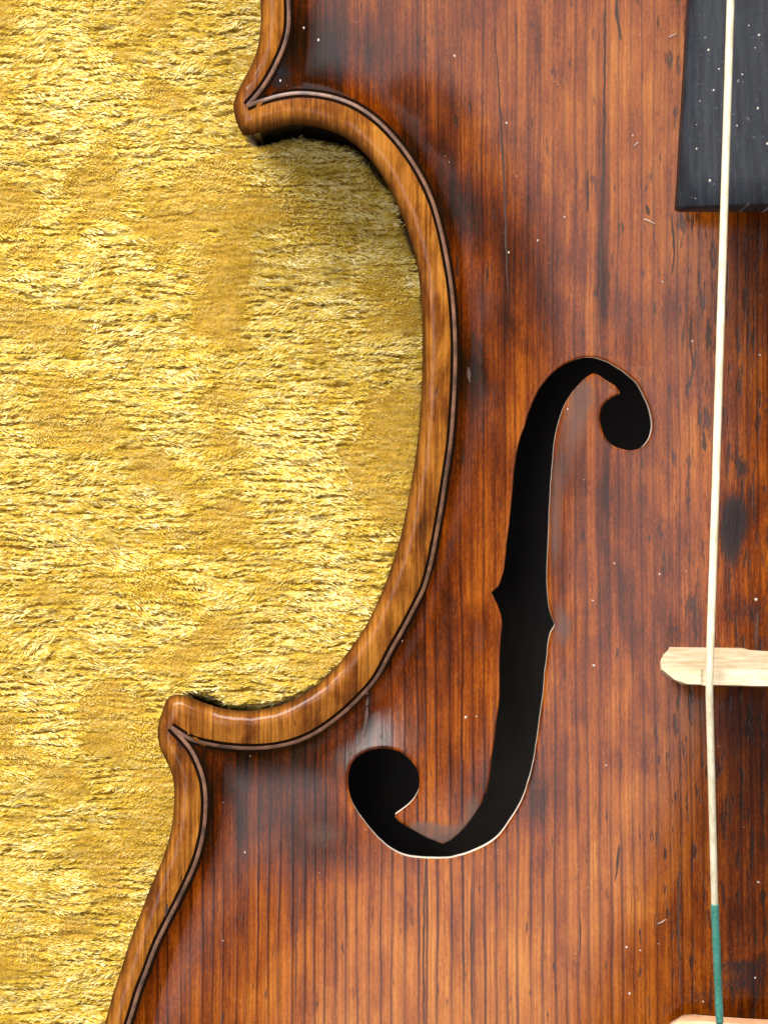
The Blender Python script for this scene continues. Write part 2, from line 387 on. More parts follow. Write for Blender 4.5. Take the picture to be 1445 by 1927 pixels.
pts = [tuple(p) for p in OUT]; edges = [(i, (i + 1) % len(OUT)) for i in range(len(OUT))]
for L in HOLES:
    b = len(pts); pts += [tuple(p) for p in L]; edges += [(b + i, b + (i + 1) % len(L)) for i in range(len(L))]
nfix = len(pts)
cand = []
for off in (0.12, 0.35, 0.7, 1.1, 1.6, 2.3, 3.1, 3.9, 4.7, 5.5, 6.4, 7.4):
    R = OUT + NIN * off * MM
    if off > 1.2: R = R[(np.arange(len(R)) % 2 == 0)]
    dd = dist_poly(R, OUT); R = R[(dd > off * MM * 0.93)]
    R = R[(np.abs(R[:, 1]) < 0.1) | (rng.random(len(R)) < 0.5)]
    cand.append(R)
inside_pts = []
for sp, reg in ((0.85 * MM, True), (3.2 * MM, False)):
    xs = np.arange(OUT[:, 0].min(), OUT[:, 0].max(), sp); ys = np.arange(OUT[:, 1].min(), OUT[:, 1].max(), sp)
    A, B = np.meshgrid(xs, ys); A = A + (np.arange(len(ys)) % 2)[:, None] * sp / 2
    q = np.c_[A.ravel(), B.ravel()]; q = q + rng.uniform(-.12, .12, q.shape) * sp
    near = (np.abs(q[:, 1]) < 0.082) & (q[:, 0] < 0.072)
    q = q[near if reg else ~near]
    q = q[bspl(sd, q[:, 0], q[:, 1]) > 8.1 * MM]
    inside_pts.append(q)
G = np.vstack(inside_pts)
for L in HOLES:
    dl = dist_poly(G, L); G = G[~inside(G, L) & (dl > 1.1 * MM)]
rings = []
for L in HOLES:
    nr = ring_normals(L)
    for off in (0.08, 0.2, 0.38, 0.6, 0.9):
        R = L + nr * off * MM; dd = dist_poly(R, L); rings.append(R[(dd > off * MM * 0.93) & ~inside(R, L)])
allp = np.vstack([np.array(pts)] + cand + rings + [G])
vo, eo, fo, _, _, _ = delaunay_2d_cdt([Vector(p) for p in allp], edges, [], 0, 1e-9)
V2 = np.array([(v.x, v.y) for v in vo]); F = np.array([f for f in fo if len(f) == 3])
cen = V2[F].mean(1)
ok = inside(cen, OUT)
for L in HOLES: ok &= ~inside(cen, L)
F = F[ok]
# orientation up
a, b, c = V2[F[:, 0]], V2[F[:, 1]], V2[F[:, 2]]
crs = (b[:, 0] - a[:, 0]) * (c[:, 1] - a[:, 1]) - (b[:, 1] - a[:, 1]) * (c[:, 0] - a[:, 0])
F[crs < 0] = F[crs < 0][:, ::-1]
used = np.zeros(len(V2), bool); used[F] = True
remap = np.cumsum(used) - 1; V2 = V2[used]; F = remap[F]
dE = dist_poly(V2, OUT)
Z = plate_z(V2[:, 0], V2[:, 1], dE)
dH = np.minimum(dist_poly(V2, FHL), dist_poly(V2, FHR))
rr = np.clip(dH / (0.20 * MM), 0, 1)
Z = Z - 0.16 * MM * (1 - np.sqrt(np.clip(1 - (1 - rr) ** 2, 0, 1)))
Z = Z + 0.10 * MM * (fbm(V2[:, 0] / (2.6 * MM) + 90, V2[:, 1] / (2.6 * MM) + 90, 88, 3) - .5) * (1 - sstep(4, 6, dE / MM)) * sstep(.2, .8, dE / MM)
Z = Z + 0.16 * MM * np.minimum(0, fbm(V2[:, 0] / (1.7 * MM) + 31, V2[:, 1] / (1.7 * MM) + 37, 93, 2) - .36) * (1 - sstep(2.2, 3.4, dE / MM)) / .2 * sstep(.1, .5, dE / MM)
# slight unevenness of an old belly
Z = Z + 0.06 * MM * (fbm(V2[:, 0] / (9 * MM) + 50, V2[:, 1] / (22 * MM) + 50, 77, 2) - .5) * sstep(6, 14, dE / MM)
verts = [tuple(v) for v in np.c_[V2, Z]]; faces = [tuple(f) for f in F]; mi = [0] * len(faces)
def idx_of(L):
    k = {}
    for i, (x, y) in enumerate(V2): k[(round(x * 1e7), round(y * 1e7))] = i
    return k
key = idx_of(V2)
def find(p):
    a, b = round(p[0] * 1e7), round(p[1] * 1e7)
    for i in (0, -1, 1):
        for j in (0, -1, 1):
            if (a + i, b + j) in key: return key[(a + i, b + j)]
    return int(((V2 - p) ** 2).sum(1).argmin())
def skirt(L, rows, m):
    """extrude a boundary loop through rows of (inward normal, offset, dz or absolute z)"""
    prev = [find(p) for p in L]
    for (nrm, off, z, ab) in rows:
        cur = []
        for i, p in enumerate(L):
            q = p + nrm[i] * off; verts.append((q[0], q[1], z if ab else verts[prev[i]][2] + z)); cur.append(len(verts) - 1)
        for i in range(len(L)):
            j = (i + 1) % len(L); faces.append((prev[j], prev[i], cur[i], cur[j])); mi.append(m)
        prev = cur
skirt(OUT, [(NIN, 0.06 * MM, -2.9 * MM, True), (NIN, 0.35 * MM, -3.6 * MM, True), (NIN, 0.9 * MM, -4.1 * MM, True), (NIN, 3.4 * MM, -4.2 * MM, True)], 0)
for L in HOLES:
    nr = ring_normals(L)
    skirt(L, [(nr, 0.0, -0.25 * MM, False), (nr, 0.03 * MM, -1.2 * MM, False), (nr, 0.08 * MM, -1.4 * MM, False)], 1)
plate = link('top_plate', verts, faces, [M['plate'], M['cut']], violin, True, mi)
plate['label'] = 'arched spruce front with dark vertical grain, worn varnish and a long f-shaped hole'

# ------------------------------------------------------------------ purfling paths (photograph pixels)
p_up = [(462, -150 + 0), (505, -150), (536, -60)]
pf_up = [(520, -200), (536, -90), (543, 0), (543, 47), (537, 78), (524, 112), (507, 145), (488, 173), (465, 199)]
pf_c = [(465, 199), (490, 190), (520, 181), (560, 175), (596, 177), (632, 184), (668, 198), (704, 222), (740, 257), (769, 294), (794, 335), (816, 386), (831, 440), (842, 495), (850, 549), (854, 596), (856, 640), (856, 690), (853, 764), (848, 829), (841, 881), (833, 934), (822, 1000), (808, 1070), (797, 1108), (780, 1142), (759, 1183), (737, 1222), (705, 1280), (669, 1320), (633, 1352), (590, 1381), (553, 1397), (510, 1406), (467, 1408), (424, 1405), (388, 1399), (360, 1391), (322, 1368)]
pf_lo = [(322, 1368), (345, 1392), (360, 1411), (373, 1437), (382, 1463), (387, 1495), (387, 1528), (384, 1560), (377, 1593), (367, 1625), (352, 1661), (333, 1700), (313, 1739), (294, 1778), (278, 1821), (261, 1866), (245, 1918), (222, 1990), (190, 2110), (160, 2230)]
PF = []
for q in (pf_up, pf_c, pf_lo):
    c = resample(catmull(q, 8), 6.0)
    X, Y, _z = on_plate(c[:, 0], c[:, 1]); PF.append(np.c_[X, Y])

# per-vertex wear maps of the plate
vv = np.array(verts); PX, PY = px_of(vv[:, 0], vv[:, 1], vv[:, 2])
dEv = dist_poly(vv[:, :2], OUTc)
nearm = (np.abs(vv[:, 1]) < 0.095)
dP = np.full(len(vv), 1.0)
sub = nearm & (dEv < 16 * MM) & (vv[:, 0] < axX)
if sub.any(): dP[sub] = np.min([dist_poly(vv[sub][:, :2], p, False) for p in PF], axis=0)
# which side of the purfling: outside loop = closer to the edge
loop = np.vstack([PF[0], PF[1][1:], PF[2][1:], [[axX, PF[2][-1, 1] - .05], [axX, PF[0][0, 1] + .05]]])
outer = ~inside(vv[:, :2], loop) & (dEv < 7.5 * MM) | ((~nearm | (vv[:, 0] > axX)) & (dEv < 4.3 * MM))
margin = np.where(outer, 1.0, 0.0) * sstep(0.0, 0.5, np.where(outer, np.maximum(dP / MM, 0.0), 0))
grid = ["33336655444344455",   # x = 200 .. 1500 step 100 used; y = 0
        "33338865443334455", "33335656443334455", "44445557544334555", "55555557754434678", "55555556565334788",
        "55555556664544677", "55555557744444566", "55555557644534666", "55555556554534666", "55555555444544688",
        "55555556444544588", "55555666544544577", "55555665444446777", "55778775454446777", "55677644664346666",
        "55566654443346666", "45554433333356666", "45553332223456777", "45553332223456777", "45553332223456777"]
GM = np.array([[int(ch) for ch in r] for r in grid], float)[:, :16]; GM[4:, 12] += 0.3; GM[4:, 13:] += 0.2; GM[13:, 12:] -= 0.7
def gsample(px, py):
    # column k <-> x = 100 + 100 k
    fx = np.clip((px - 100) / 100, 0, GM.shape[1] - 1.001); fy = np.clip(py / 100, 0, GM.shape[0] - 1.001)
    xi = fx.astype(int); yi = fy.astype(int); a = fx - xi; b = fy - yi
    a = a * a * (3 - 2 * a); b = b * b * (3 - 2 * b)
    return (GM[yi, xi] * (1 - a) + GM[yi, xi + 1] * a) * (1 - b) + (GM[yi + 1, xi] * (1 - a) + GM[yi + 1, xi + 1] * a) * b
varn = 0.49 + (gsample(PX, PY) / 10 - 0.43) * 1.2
def blob(x, y, rx, ry): return np.exp(-(((PX - x) / rx) ** 2 + ((PY - y) / ry) ** 2))
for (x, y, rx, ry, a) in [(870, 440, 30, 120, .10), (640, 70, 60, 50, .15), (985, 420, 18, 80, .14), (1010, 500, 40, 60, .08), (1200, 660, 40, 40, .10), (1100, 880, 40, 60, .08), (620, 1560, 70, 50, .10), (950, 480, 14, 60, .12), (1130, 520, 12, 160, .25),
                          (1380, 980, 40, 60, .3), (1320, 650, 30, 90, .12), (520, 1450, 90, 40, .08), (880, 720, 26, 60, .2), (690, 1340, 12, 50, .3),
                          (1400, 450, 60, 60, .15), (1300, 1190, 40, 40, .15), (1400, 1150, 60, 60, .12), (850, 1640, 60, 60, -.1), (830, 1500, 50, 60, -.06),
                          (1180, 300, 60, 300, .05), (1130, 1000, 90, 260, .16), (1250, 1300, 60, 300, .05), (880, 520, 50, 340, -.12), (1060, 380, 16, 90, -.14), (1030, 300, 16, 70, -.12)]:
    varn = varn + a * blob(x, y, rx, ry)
# dirt that has gathered along the inner side of the purfling
varn = varn + 0.16 * np.exp(-(dP / (1.1 * MM)) ** 2) * (1 - margin) + 0.04 * np.exp(-(dP / (5 * MM)) ** 2) * (1 - margin)
soot = np.zeros(len(vv))
for (x, y, rx, ry, a) in [(528, 145, 22, 30, .8), (560, 95, 36, 36, .3), (1385, 975, 26, 46, .9), (1410, 1150, 55, 40, .55), (345, 1395, 16, 18, .9), (862, 705, 8, 50, .5),
                          (1395, 1850, 60, 26, .65), (1390, 1815, 70, 14, .6), (1310, 1880, 30, 22, .5), (1270, 1190, 14, 30, .6), (1135, 560, 9, 90, .6), (952, 470, 7, 60, .3),
                          (1395, 880, 14, 26, .9), (1375, 1020, 20, 70, .8), (1300, 620, 8, 40, .7), (1332, 640, 8, 50, .8), (1320, 840, 7, 30, .8), (1425, 540, 30, 60, .5), (1440, 760, 20, 60, .4), (693, 1330, 8, 60, .6), (560, 1440, 90, 22, .1), (720, 1575, 60, 30, .1), (1420, 430, 60, 40, .4), (800, 190, 10, 24, .35), (835, 260, 9, 40, .35), (835, 1578, 44, 12, .75), (893, 1530, 16, 44, .6), (790, 1560, 24, 10, .5)]:
    soot = soot + a * blob(x, y, rx, ry)
grey = np.zeros(len(vv))
for (x, y, rx, ry, a) in [(1095, 740, 26, 40, .9), (1080, 800, 30, 50, .7), (1065, 880, 30, 60, .5), (1045, 1000, 16, 120, .8), (1060, 1180, 26, 50, .8), (835, 1570, 50, 22, 1.0), (890, 1530, 24, 50, .9),
                          (790, 1560, 30, 18, .8), (1190, 660, 40, 40, .4), (900, 1200, 20, 70, .5), (610, 1570, 70, 40, .6), (1140, 900, 40, 120, .25)]:
    grey = grey + a * blob(x, y, rx, ry)
fleck = sstep(1180, 1330, PX) * 1.0 + 0.4 * blob(1130, 400, 60, 260) + .3 * blob(860, 500, 50, 300)
dHv = np.minimum(dist_poly(vv[:, :2], FHL), dist_poly(vv[:, :2], FHR)); bare = 0.5 * np.exp(-(dHv / (0.14 * MM)) ** 2)
grime = 0.8 * np.exp(-(dHv / (0.3 * MM)) ** 2) + 0.9 * np.exp(-(dP / (4.2 * MM)) ** 4) * (1 - margin) + 0.2 * margin + 0.75 * np.exp(-(dEv / (0.45 * MM)) ** 2)
grain = 0.56 + 0.35 * blob(500, 1700, 330, 330) + 0.25 * blob(800, 1500, 200, 400) + 0.30 * blob(1000, 1700, 300, 400)
fleck = fleck - 0.6 * sstep(0, 1, margin)
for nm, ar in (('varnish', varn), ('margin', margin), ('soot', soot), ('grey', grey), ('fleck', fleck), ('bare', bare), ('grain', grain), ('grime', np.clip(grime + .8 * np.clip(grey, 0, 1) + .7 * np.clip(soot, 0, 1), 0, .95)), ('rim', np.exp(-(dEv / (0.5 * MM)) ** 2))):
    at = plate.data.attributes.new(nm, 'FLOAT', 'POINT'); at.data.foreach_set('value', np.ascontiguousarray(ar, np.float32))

# purfling: dark - pale - dark strips let into the plate
def strip(path, lo, hi, crown, mat, name, parent, lift=0.03):
    t = np.gradient(path, axis=0); t /= np.linalg.norm(t, axis=1)[:, None]; n = np.c_[-t[:, 1], t[:, 0]]
    V = []; Fc = []; K = 5
    for k in range(K):
        f = lo + (hi - lo) * k / (K - 1); wob = 0.06 * (fbm(np.arange(len(path)) / 9.0, np.full(len(path), k * 0.0 + lo * 3 + 9), 5, 2) - .5)
        q = path + n * ((f + wob) * MM)[:, None] if np.ndim(f + wob) else path + n * f * MM
        z = plate_z(q[:, 0], q[:, 1], dist_poly(q, OUT)) + lift * MM + crown * MM * math.sin(math.pi * k / (K - 1))
        V += [(a, b, c) for (a, b), c in zip(q, z)]
    m = len(path)
    for k in range(K - 1):
        for i in range(m - 1): Fc.append((k * m + i, k * m + i + 1, (k + 1) * m + i + 1, (k + 1) * m + i))
    o = link(name, V, Fc, mat, parent)
    return o
for p in PF + [np.c_[2 * axX - q[:, 0], q[:, 1]][::-1] for q in PF]:
    strip(p, -0.66, -0.22, 0.0, M['pdark'], 'purfling_dark_line', plate)
    strip(p, -0.24, 0.24, 0.04, M['plight'], 'purfling_pale_line', plate, 0.035)
    strip(p, 0.22, 0.66, 0.0, M['pdark'], 'purfling_dark_line', plate)

# cracks and open grain lines
def crack(pxs, w, name='crack'):
    c = resample(catmull(pxs, 8), 7.0)
    c[:, 0] += (fbm(c[:, 1] / 22, np.full(len(c), pxs[0][0]), 12, 3) - .5) * 3
    X, Y, _ = on_plate(c[:, 0], c[:, 1]); m = len(X); s = np.linspace(0, 1, m)
    ww = 0.75 * w * S * np.clip(np.sin(np.pi * np.clip(s, .02, .98)) ** .5, .1, 1) * (0.6 + 0.8 * fbm(c[:, 1] / 14, np.full(m, 3.0), 19, 2)) / 2
    V = []
    for sgn in (-1, 1):
        z = plate_z(X + sgn * ww, Y) + 0.035 * MM
        V += list(zip(X + sgn * ww, Y, z))
    Fc = [(i, i + 1, m + i + 1, m + i) for i in range(m - 1)]
    link(name, V, Fc, M['crack'], plate)
for q, w in [([(1138, -40), (1137, 120), (1135, 300), (1130, 480), (1128, 640)], 7), ([(930, 60), (938, 160), (947, 330), (955, 560)], 5), ([(1163, -30), (1160, 30), (1168, 76)], 8),
             ([(691, 1288), (690, 1340), (686, 1390)], 8), ([(799, 1622), (798, 1700), (797, 1800), (797, 1940)], 5), ([(888, 1560 + 80), (886, 1760), (888, 1940)], 4.5),
             ([(1165, 1590), (1160, 1640), (1156, 1660)], 6), ([(1105, 320), (1104, 400)], 7), ([(1216, 385), (1220, 405)], 8), ([(1300, 590), (1298, 640), (1304, 690)], 6), ([(1332, 600), (1330, 660)], 7),
             ([(1322, 810), (1326, 850)], 8), ([(880, 690), (884, 720)], 10), ([(1090, 1720), (1092, 1800)], 4), ([(1262, 400), (1268, 470), (1264, 520)], 5), ([(316, 1700), (312, 1724)], 8),
             ([(1278, 1600), (1276, 1760), (1282, 1900)], 4), ([(1040, 1180), (1052, 1184)], 3), ([(560, 1640), (556, 1900)], 4), ([(1424, 1150), (1422, 1230)], 6)]:
    crack(q, w)

# ------------------------------------------------------------------ ribs and back
RB = OUT[::3] + NIN[::3] * 2.7 * MM
n = len(RB); V = []; Fc = []
zs = [-4.15 * MM, -12 * MM, -22 * MM, -32.2 * MM]
for z in zs: V += [(x, y, z) for x, y in RB]
for k in range(len(zs) - 1):
    for i in range(n): j = (i + 1) % n; Fc.append((k * n + i, (k + 1) * n + i, (k + 1) * n + j, k * n + j)[::-1])
link('rib', V, Fc, M['rib'], violin)
BK = OUT[::3]; n = len(BK); V = []; Fc = []; NB = NIN[::3]
for z, off in ((-32.1 * MM, 3.2), (-32.6 * MM, 2.6), (-34.6 * MM, 2.5), (-36.2 * MM, 3.4)): V += [(x, y, z) for x, y in BK + NB * off * MM]
for k in range(3):
    for i in range(n): j = (i + 1) % n; Fc.append((k * n + i, (k + 1) * n + i, (k + 1) * n + j, k * n + j)[::-1])
inn = Q[(sd.ravel() > 8 * MM)][::23]
for lev in (0, 3):
    P2 = np.array([v[:2] for v in V[lev * n:(lev + 1) * n]]); zz = V[lev * n][2]
    cv, _, cf, _, _, _ = delaunay_2d_cdt([Vector(p) for p in np.vstack([P2, inn])], [(i, (i + 1) % n) for i in range(n)], [], 1, 1e-9)
    b0 = len(V); V += [(p.x, p.y, zz) for p in cv]; Fc += [tuple(b0 + i for i in f) for f in cf]
link('back_plate', V, Fc, M['back'], violin, False)

# ------------------------------------------------------------------ fingerboard
def fb_profile(hw, zt, R=42 * MM, th=5.2 * MM, n=24):
    """cross-section: curved top, straight sides, flat underside"""
    out = []
    for k in range(n + 1):
        x = -hw + 2 * hw * k / n; out.append((x, zt - (R - math.sqrt(R * R - x * x))))
    ze = out[0][1]
    prof = [(-hw + 0.6 * MM, ze - th), (-hw + 0.05 * MM, ze - th + 0.5 * MM), (-hw, ze - 0.45 * MM)]
    out[0] = (-hw + 0.25 * MM, ze - 0.05 * MM); out[-1] = (hw - 0.25 * MM, ze - 0.05 * MM)
    return prof + out + [(hw, ze - 0.45 * MM), (hw - 0.05 * MM, ze - th + 0.5 * MM), (hw - 0.6 * MM, ze - th)]
zc = 30.5 * MM
y_end = -(387 - 963.5) * S * (D - zc) / D + 0.2 * MM
V = []; Fc = []; prof_n = None
st = [(0.0, 0.0), (0.0, 1.0), (0.004, 1.0), (0.012, 1), (0.03, 1), (0.07, 1), (0.13, 1), (0.20, 1), (0.27, 1)]
for k, (s, f) in enumerate(st):
    hw = 19.5 * MM - min(s, .07) * 0.06 - max(s - .07, 0) * .02; zt = zc - s * 0.055
    if k == 0: hw -= 0.3 * MM; zt -= 0.3 * MM
    pr = fb_profile(hw, zt, th=(4.7 if k == 0 else 5.2) * MM); prof_n = len(pr)
    yy = y_end + s + (0 if k != 1 else 0.0003)
    V += [(axX + x, yy, z) for x, z in pr]
for k in range(len(st) - 1):
    for i in range(prof_n):
        j = (i + 1) % prof_n; Fc.append((k * prof_n + i, k * prof_n + j, (k + 1) * prof_n + j, (k + 1) * prof_n + i))
Fc.append(tuple(range(prof_n))[::-1]); Fc.append(tuple((len(st) - 1) * prof_n + i for i in range(prof_n)))
fb = link('fingerboard', V, Fc, M['ebony'], violin, True)
fb['label'] = 'dusty dark grey ebony fingerboard end'
def fb_top(x, y):
    s = y - y_end; return zc - s * 0.055 - (0.042 - math.sqrt(max(0.042 ** 2 - (x - axX) ** 2, 0)))

# ------------------------------------------------------------------ bridge
zb_top = 45.5 * MM; yN = -(1262 - 963.5) * S * (D - 43 * MM) / D         # north edge of the top
yS = -(1293 - 963.5) * S * (D - 43 * MM) / D                             # south face
def crown(x):  # top curve of the bridge in x from the axis
    return zb_top + (-(0.042 - math.sqrt(max(0.042 ** 2 - x * x, 0)))) * 1.02 - 0.0006 * (-x / 0.02)
# silhouette in XZ, left half listed from the foot's outer tip up, then mirrored
def foot_z(x): return float(plate_z(axX + x, -0.0205))
left = [(-0.0190, None), (-0.0196, 0.004), (-0.0208, 0.010), (-0.0217, 0.016), (-0.0223, 0.021), (-0.0226, 0.0255)]
base = foot_z(-0.0195)
poly = [(-0.0190, base)]
for x, dz in left[1:]: poly.append((x, base + dz))
poly.append((-0.0227, crown(-0.0227) - 0.0016))
xg = (1334.5 - 722.5) * S * (D - 44 * MM) / D - axX               # notch of the outer string
def crown_n(x): return crown(x) - 0.0006 * max(0.0, 1 - (abs(x - xg) / 0.0007) ** 2)
for x in sorted([-0.0227 + 0.0454 * k / 32 for k in range(33) if abs(-0.0227 + 0.0454 * k / 32 - xg) > .001] + [xg + q * 0.00012 for q in range(-7, 8)]):
    poly.append((x, crown_n(x)))
poly.append((0.0227, crown(0.0227) - 0.0016))
for x, dz in left[:0:-1]: poly.append((-x, base + dz))
poly += [(0.0190, base), (0.0095, base + 0.0006), (0.0088, base + 0.0035), (0.0060, base + 0.0058), (0.0, base + 0.0066), (-0.0060, base + 0.0058), (-0.0088, base + 0.0035), (-0.0095, base + 0.0006)]
poly = np.array(poly)
# side cuts (kidneys) and heart
def circ(cx, cz, rx, rz, n=20): return np.array([(cx + rx * math.cos(2 * math.pi * k / n), cz + rz * math.sin(2 * math.pi * k / n)) for k in range(n)])
heart = circ(0, base + 0.0165, 0.0030, 0.0036); kid = [circ(s * 0.0125, base + 0.0155, 0.0030, 0.0022) for s in (-1, 1)]
loops = [poly, heart] + kid
bp = []; be = []
for L in loops:
    b0 = len(bp); bp += [tuple(q) for q in L]; be += [(b0 + i, b0 + (i + 1) % len(L)) for i in range(len(L))]
gxs = np.arange(-0.0228, 0.0229, 0.0012); gzs = np.arange(base, zb_top, 0.0012)
GG = np.array([(a, b) for a in gxs for b in gzs])
okp = inside(GG, poly)
for L in loops: okp &= dist_poly(GG, L) > 0.0007
for L in loops[1:]: okp &= ~inside(GG, L)
bp += [tuple(q) for q in GG[okp]]
bv, _, bf, _, _, _ = delaunay_2d_cdt([Vector(q) for q in bp], be, [], 0, 1e-9)
B2 = np.array([(v.x, v.y) for v in bv]); BF = np.array([f for f in bf if len(f) == 3]); cc = B2[BF].mean(1)
okf = inside(cc, poly)
for L in loops[1:]: okf &= ~inside(cc, L)
BF = BF[okf]
a, b, c = B2[BF[:, 0]], B2[BF[:, 1]], B2[BF[:, 2]]
cr_ = (b[:, 0] - a[:, 0]) * (c[:, 1] - a[:, 1]) - (b[:, 1] - a[:, 1]) * (c[:, 0] - a[:, 0]); BF[cr_ < 0] = BF[cr_ < 0][:, ::-1]
def yface(x, z, north):
    f = np.clip((z - base) / (zb_top - base), 0, 1)
    thick_top = (yN - yS); thick = 3.3 * MM + (thick_top - 3.3 * MM) * f ** 0.8
    # rounded arrises towards the outline: the ends thin to a point
    e = np.clip((0.0229 - np.abs(x)) / 0.0022, 0, 1)
    top = np.clip((np.array([crown(q) for q in np.atleast_1d(x)]) - z) / 0.0009, 0, 1)
    mid = yS + thick * 0.62
    half_n = (yS + thick - mid) * (0.75 + 0.25 * e) - 0.20 * MM * (1 - top) ** 2
    half_s = (mid - yS) * (-0.3 + 1.3 * np.where(z > base + 0.012, e, 1)) - 0.20 * MM * (1 - top) ** 2
    return mid + half_n if north else mid - half_s
yn = yface(B2[:, 0], B2[:, 1], True); ys_ = yface(B2[:, 0], B2[:, 1], False); nb = len(B2)
V = [(axX + x, y, z) for (x, z), y in zip(B2, yn)] + [(axX + x, y, z) for (x, z), y in zip(B2, ys_)]
Fc = [tuple(f[::-1]) for f in BF] + [tuple(f + nb) for f in BF]
from collections import Counter
ec = Counter(); 
for f in BF:
    for i in range(3): ec[(f[i], f[(i + 1) % 3])] += 1
for (i, j) in list(ec):
    if (j, i) not in ec: Fc.append((i, j, j + nb, i + nb))
br = link('bridge', V, Fc, M['bridge'], violin, True)
md = br.modifiers.new('edge', 'EDGE_SPLIT'); md.split_angle = math.radians(38)
br['label'] = 'pale unvarnished maple bridge'

# ------------------------------------------------------------------ tailpiece
zt = 29 * MM; y_t = -(1934 - 963.5) * S * (D - zt) / D
def tp_z(x): return zt - (0.030 - math.sqrt(max(0.030 ** 2 - x * x, 0))) * 0.9
V = []; Fc = []; NX = 24
rows = [(0.0, 1.00, -0.9), (0.0, 1.00, -0.35), (0.0004, 1.0, 0.0), (0.004, 1, 0), (0.014, 0.97, 0), (0.03, 0.90, 0), (0.05, 0.80, 0), (0.08, 0.62, 0), (0.105, 0.50, 0), (0.112, 0.44, -0.5)]
xl = (1270 - 722.5) * S * (D - 24 * MM) / D - axX        # left end of the top edge
for (s, wf, dz) in rows:
    for k in range(NX + 1):
        x = xl * wf * (1 - 2 * k / NX) ; e = abs(1 - 2 * k / NX)
        yy = y_t - s - (0.0016 * max(0, (e - 0.86) / 0.14) ** 2 if s < 0.003 else 0)
        V.append((axX + x, yy, tp_z(x) + dz * MM - 0.6 * MM * max(0, (e - .9) / .1) ** 2 - s * 0.10))
R_ = len(rows)
off = len(V); V += [(x, y + (0.0005 if i < 2 * (NX + 1) else 0) * 0, z - 4.5 * MM) for i, (x, y, z) in enumerate(list(V))]
id_ = lambda r, k: r * (NX + 1) + k
for r in range(R_ - 1):
    for k in range(NX):
        Fc.append((id_(r, k), id_(r + 1, k), id_(r + 1, k + 1), id_(r, k + 1)))
        Fc.append((off + id_(r, k), off + id_(r, k + 1), off + id_(r + 1, k + 1), off + id_(r + 1, k)))
    Fc.append((id_(r, 0), off + id_(r, 0), off + id_(r + 1, 0), id_(r + 1, 0))); Fc.append((id_(r, NX), id_(r + 1, NX), off + id_(r + 1, NX), off + id_(r, NX)))
for k in range(NX):
    Fc.append((id_(0, k), id_(0, k + 1), off + id_(0, k + 1), off + id_(0, k))); Fc.append((id_(R_ - 1, k), off + id_(R_ - 1, k), off + id_(R_ - 1, k + 1), id_(R_ - 1, k + 1)))
tp = link('tailpiece', V, Fc, M['tail'], violin)
tp['label'] = 'light boxwood tailpiece edge at the bottom'

# ------------------------------------------------------------------ strings
def wpt(px, py, z): x, y = wx(px, py, z); return (x, y, z)
y_bm = (yN + yS) / 2
for si in range(4):
    if si == 0:
        b = wpt(1334.5, 1277, 44.2 * MM); bx_ = b[0]
        zfb = lambda y, x: fb_top(x, y) + 4.6 * MM + (y - y_end) * -0.012
        p0 = wpt(1374, 0, 33.5 * MM); t1 = wpt(1353, 1914, 30.0 * MM)
        dirv = (Vector(p0) - Vector(b)); far = Vector(b) + dirv * 2.6
        r = 0.50 * MM
        t_start = wpt(1344, 1700, 34.9 * MM)
    else:
        f = -1 + 2 * si / 3
        bx_ = axX + f * 17.0 * MM * -1 * -1
        zc_b = crown(bx_ - axX) + 0.5 * MM
        b = (bx_, y_bm, zc_b); far = Vector((axX + f * 9 * MM, b[1] + 0.26, zc_b - 0.26 * 0.105))
        t1 = (axX + f * 13.5 * MM, y_t, tp_z(f * 13.5 * MM) + 0.8 * MM)
        r = (0.5, .42, .36, .28)[si] * MM
        t_start = tuple(Vector(b).lerp(Vector(t1), 0.67))
    b = (b[0], y_bm, b[2])
    end = Vector(t1) + (Vector(t1) - Vector(t_start)).normalized() * 0.004
    pts_ = [far, Vector(far).lerp(Vector(b), .3), Vector(far).lerp(Vector(b), .6), Vector(far).lerp(Vector(b), .9), Vector(b) + Vector((0, 0.0016, 0.0)), Vector(b), Vector(b) + Vector((0, -0.0016, -0.0003)), Vector(t_start), Vector(t1), end]
    Vs, Fs = tube(pts_, [r * .98, r, r, r, r, r * .92, r * .95, r * .9, r * .85, r * .8], 16)
    so = link('string', Vs, Fs, M['string'], violin)
    ws = [Vector(t_start).lerp(Vector(t1), k / 60) for k in range(64)]
    rad = [r * (1.0 if 0 < k else 0.93) * (1 + 0.025 * math.sin(k * 2.6) + 0.04 * math.sin(k * .37)) for k in range(64)]
    Vs, Fs = tube(ws, rad, 14)
    sw = link('silk_winding', Vs, Fs, M['silk'], so)
    if si == 0:
        so['label'] = 'single pale gut string running down over the bridge'; sw['label'] = 'green silk winding at the tail end of the string'

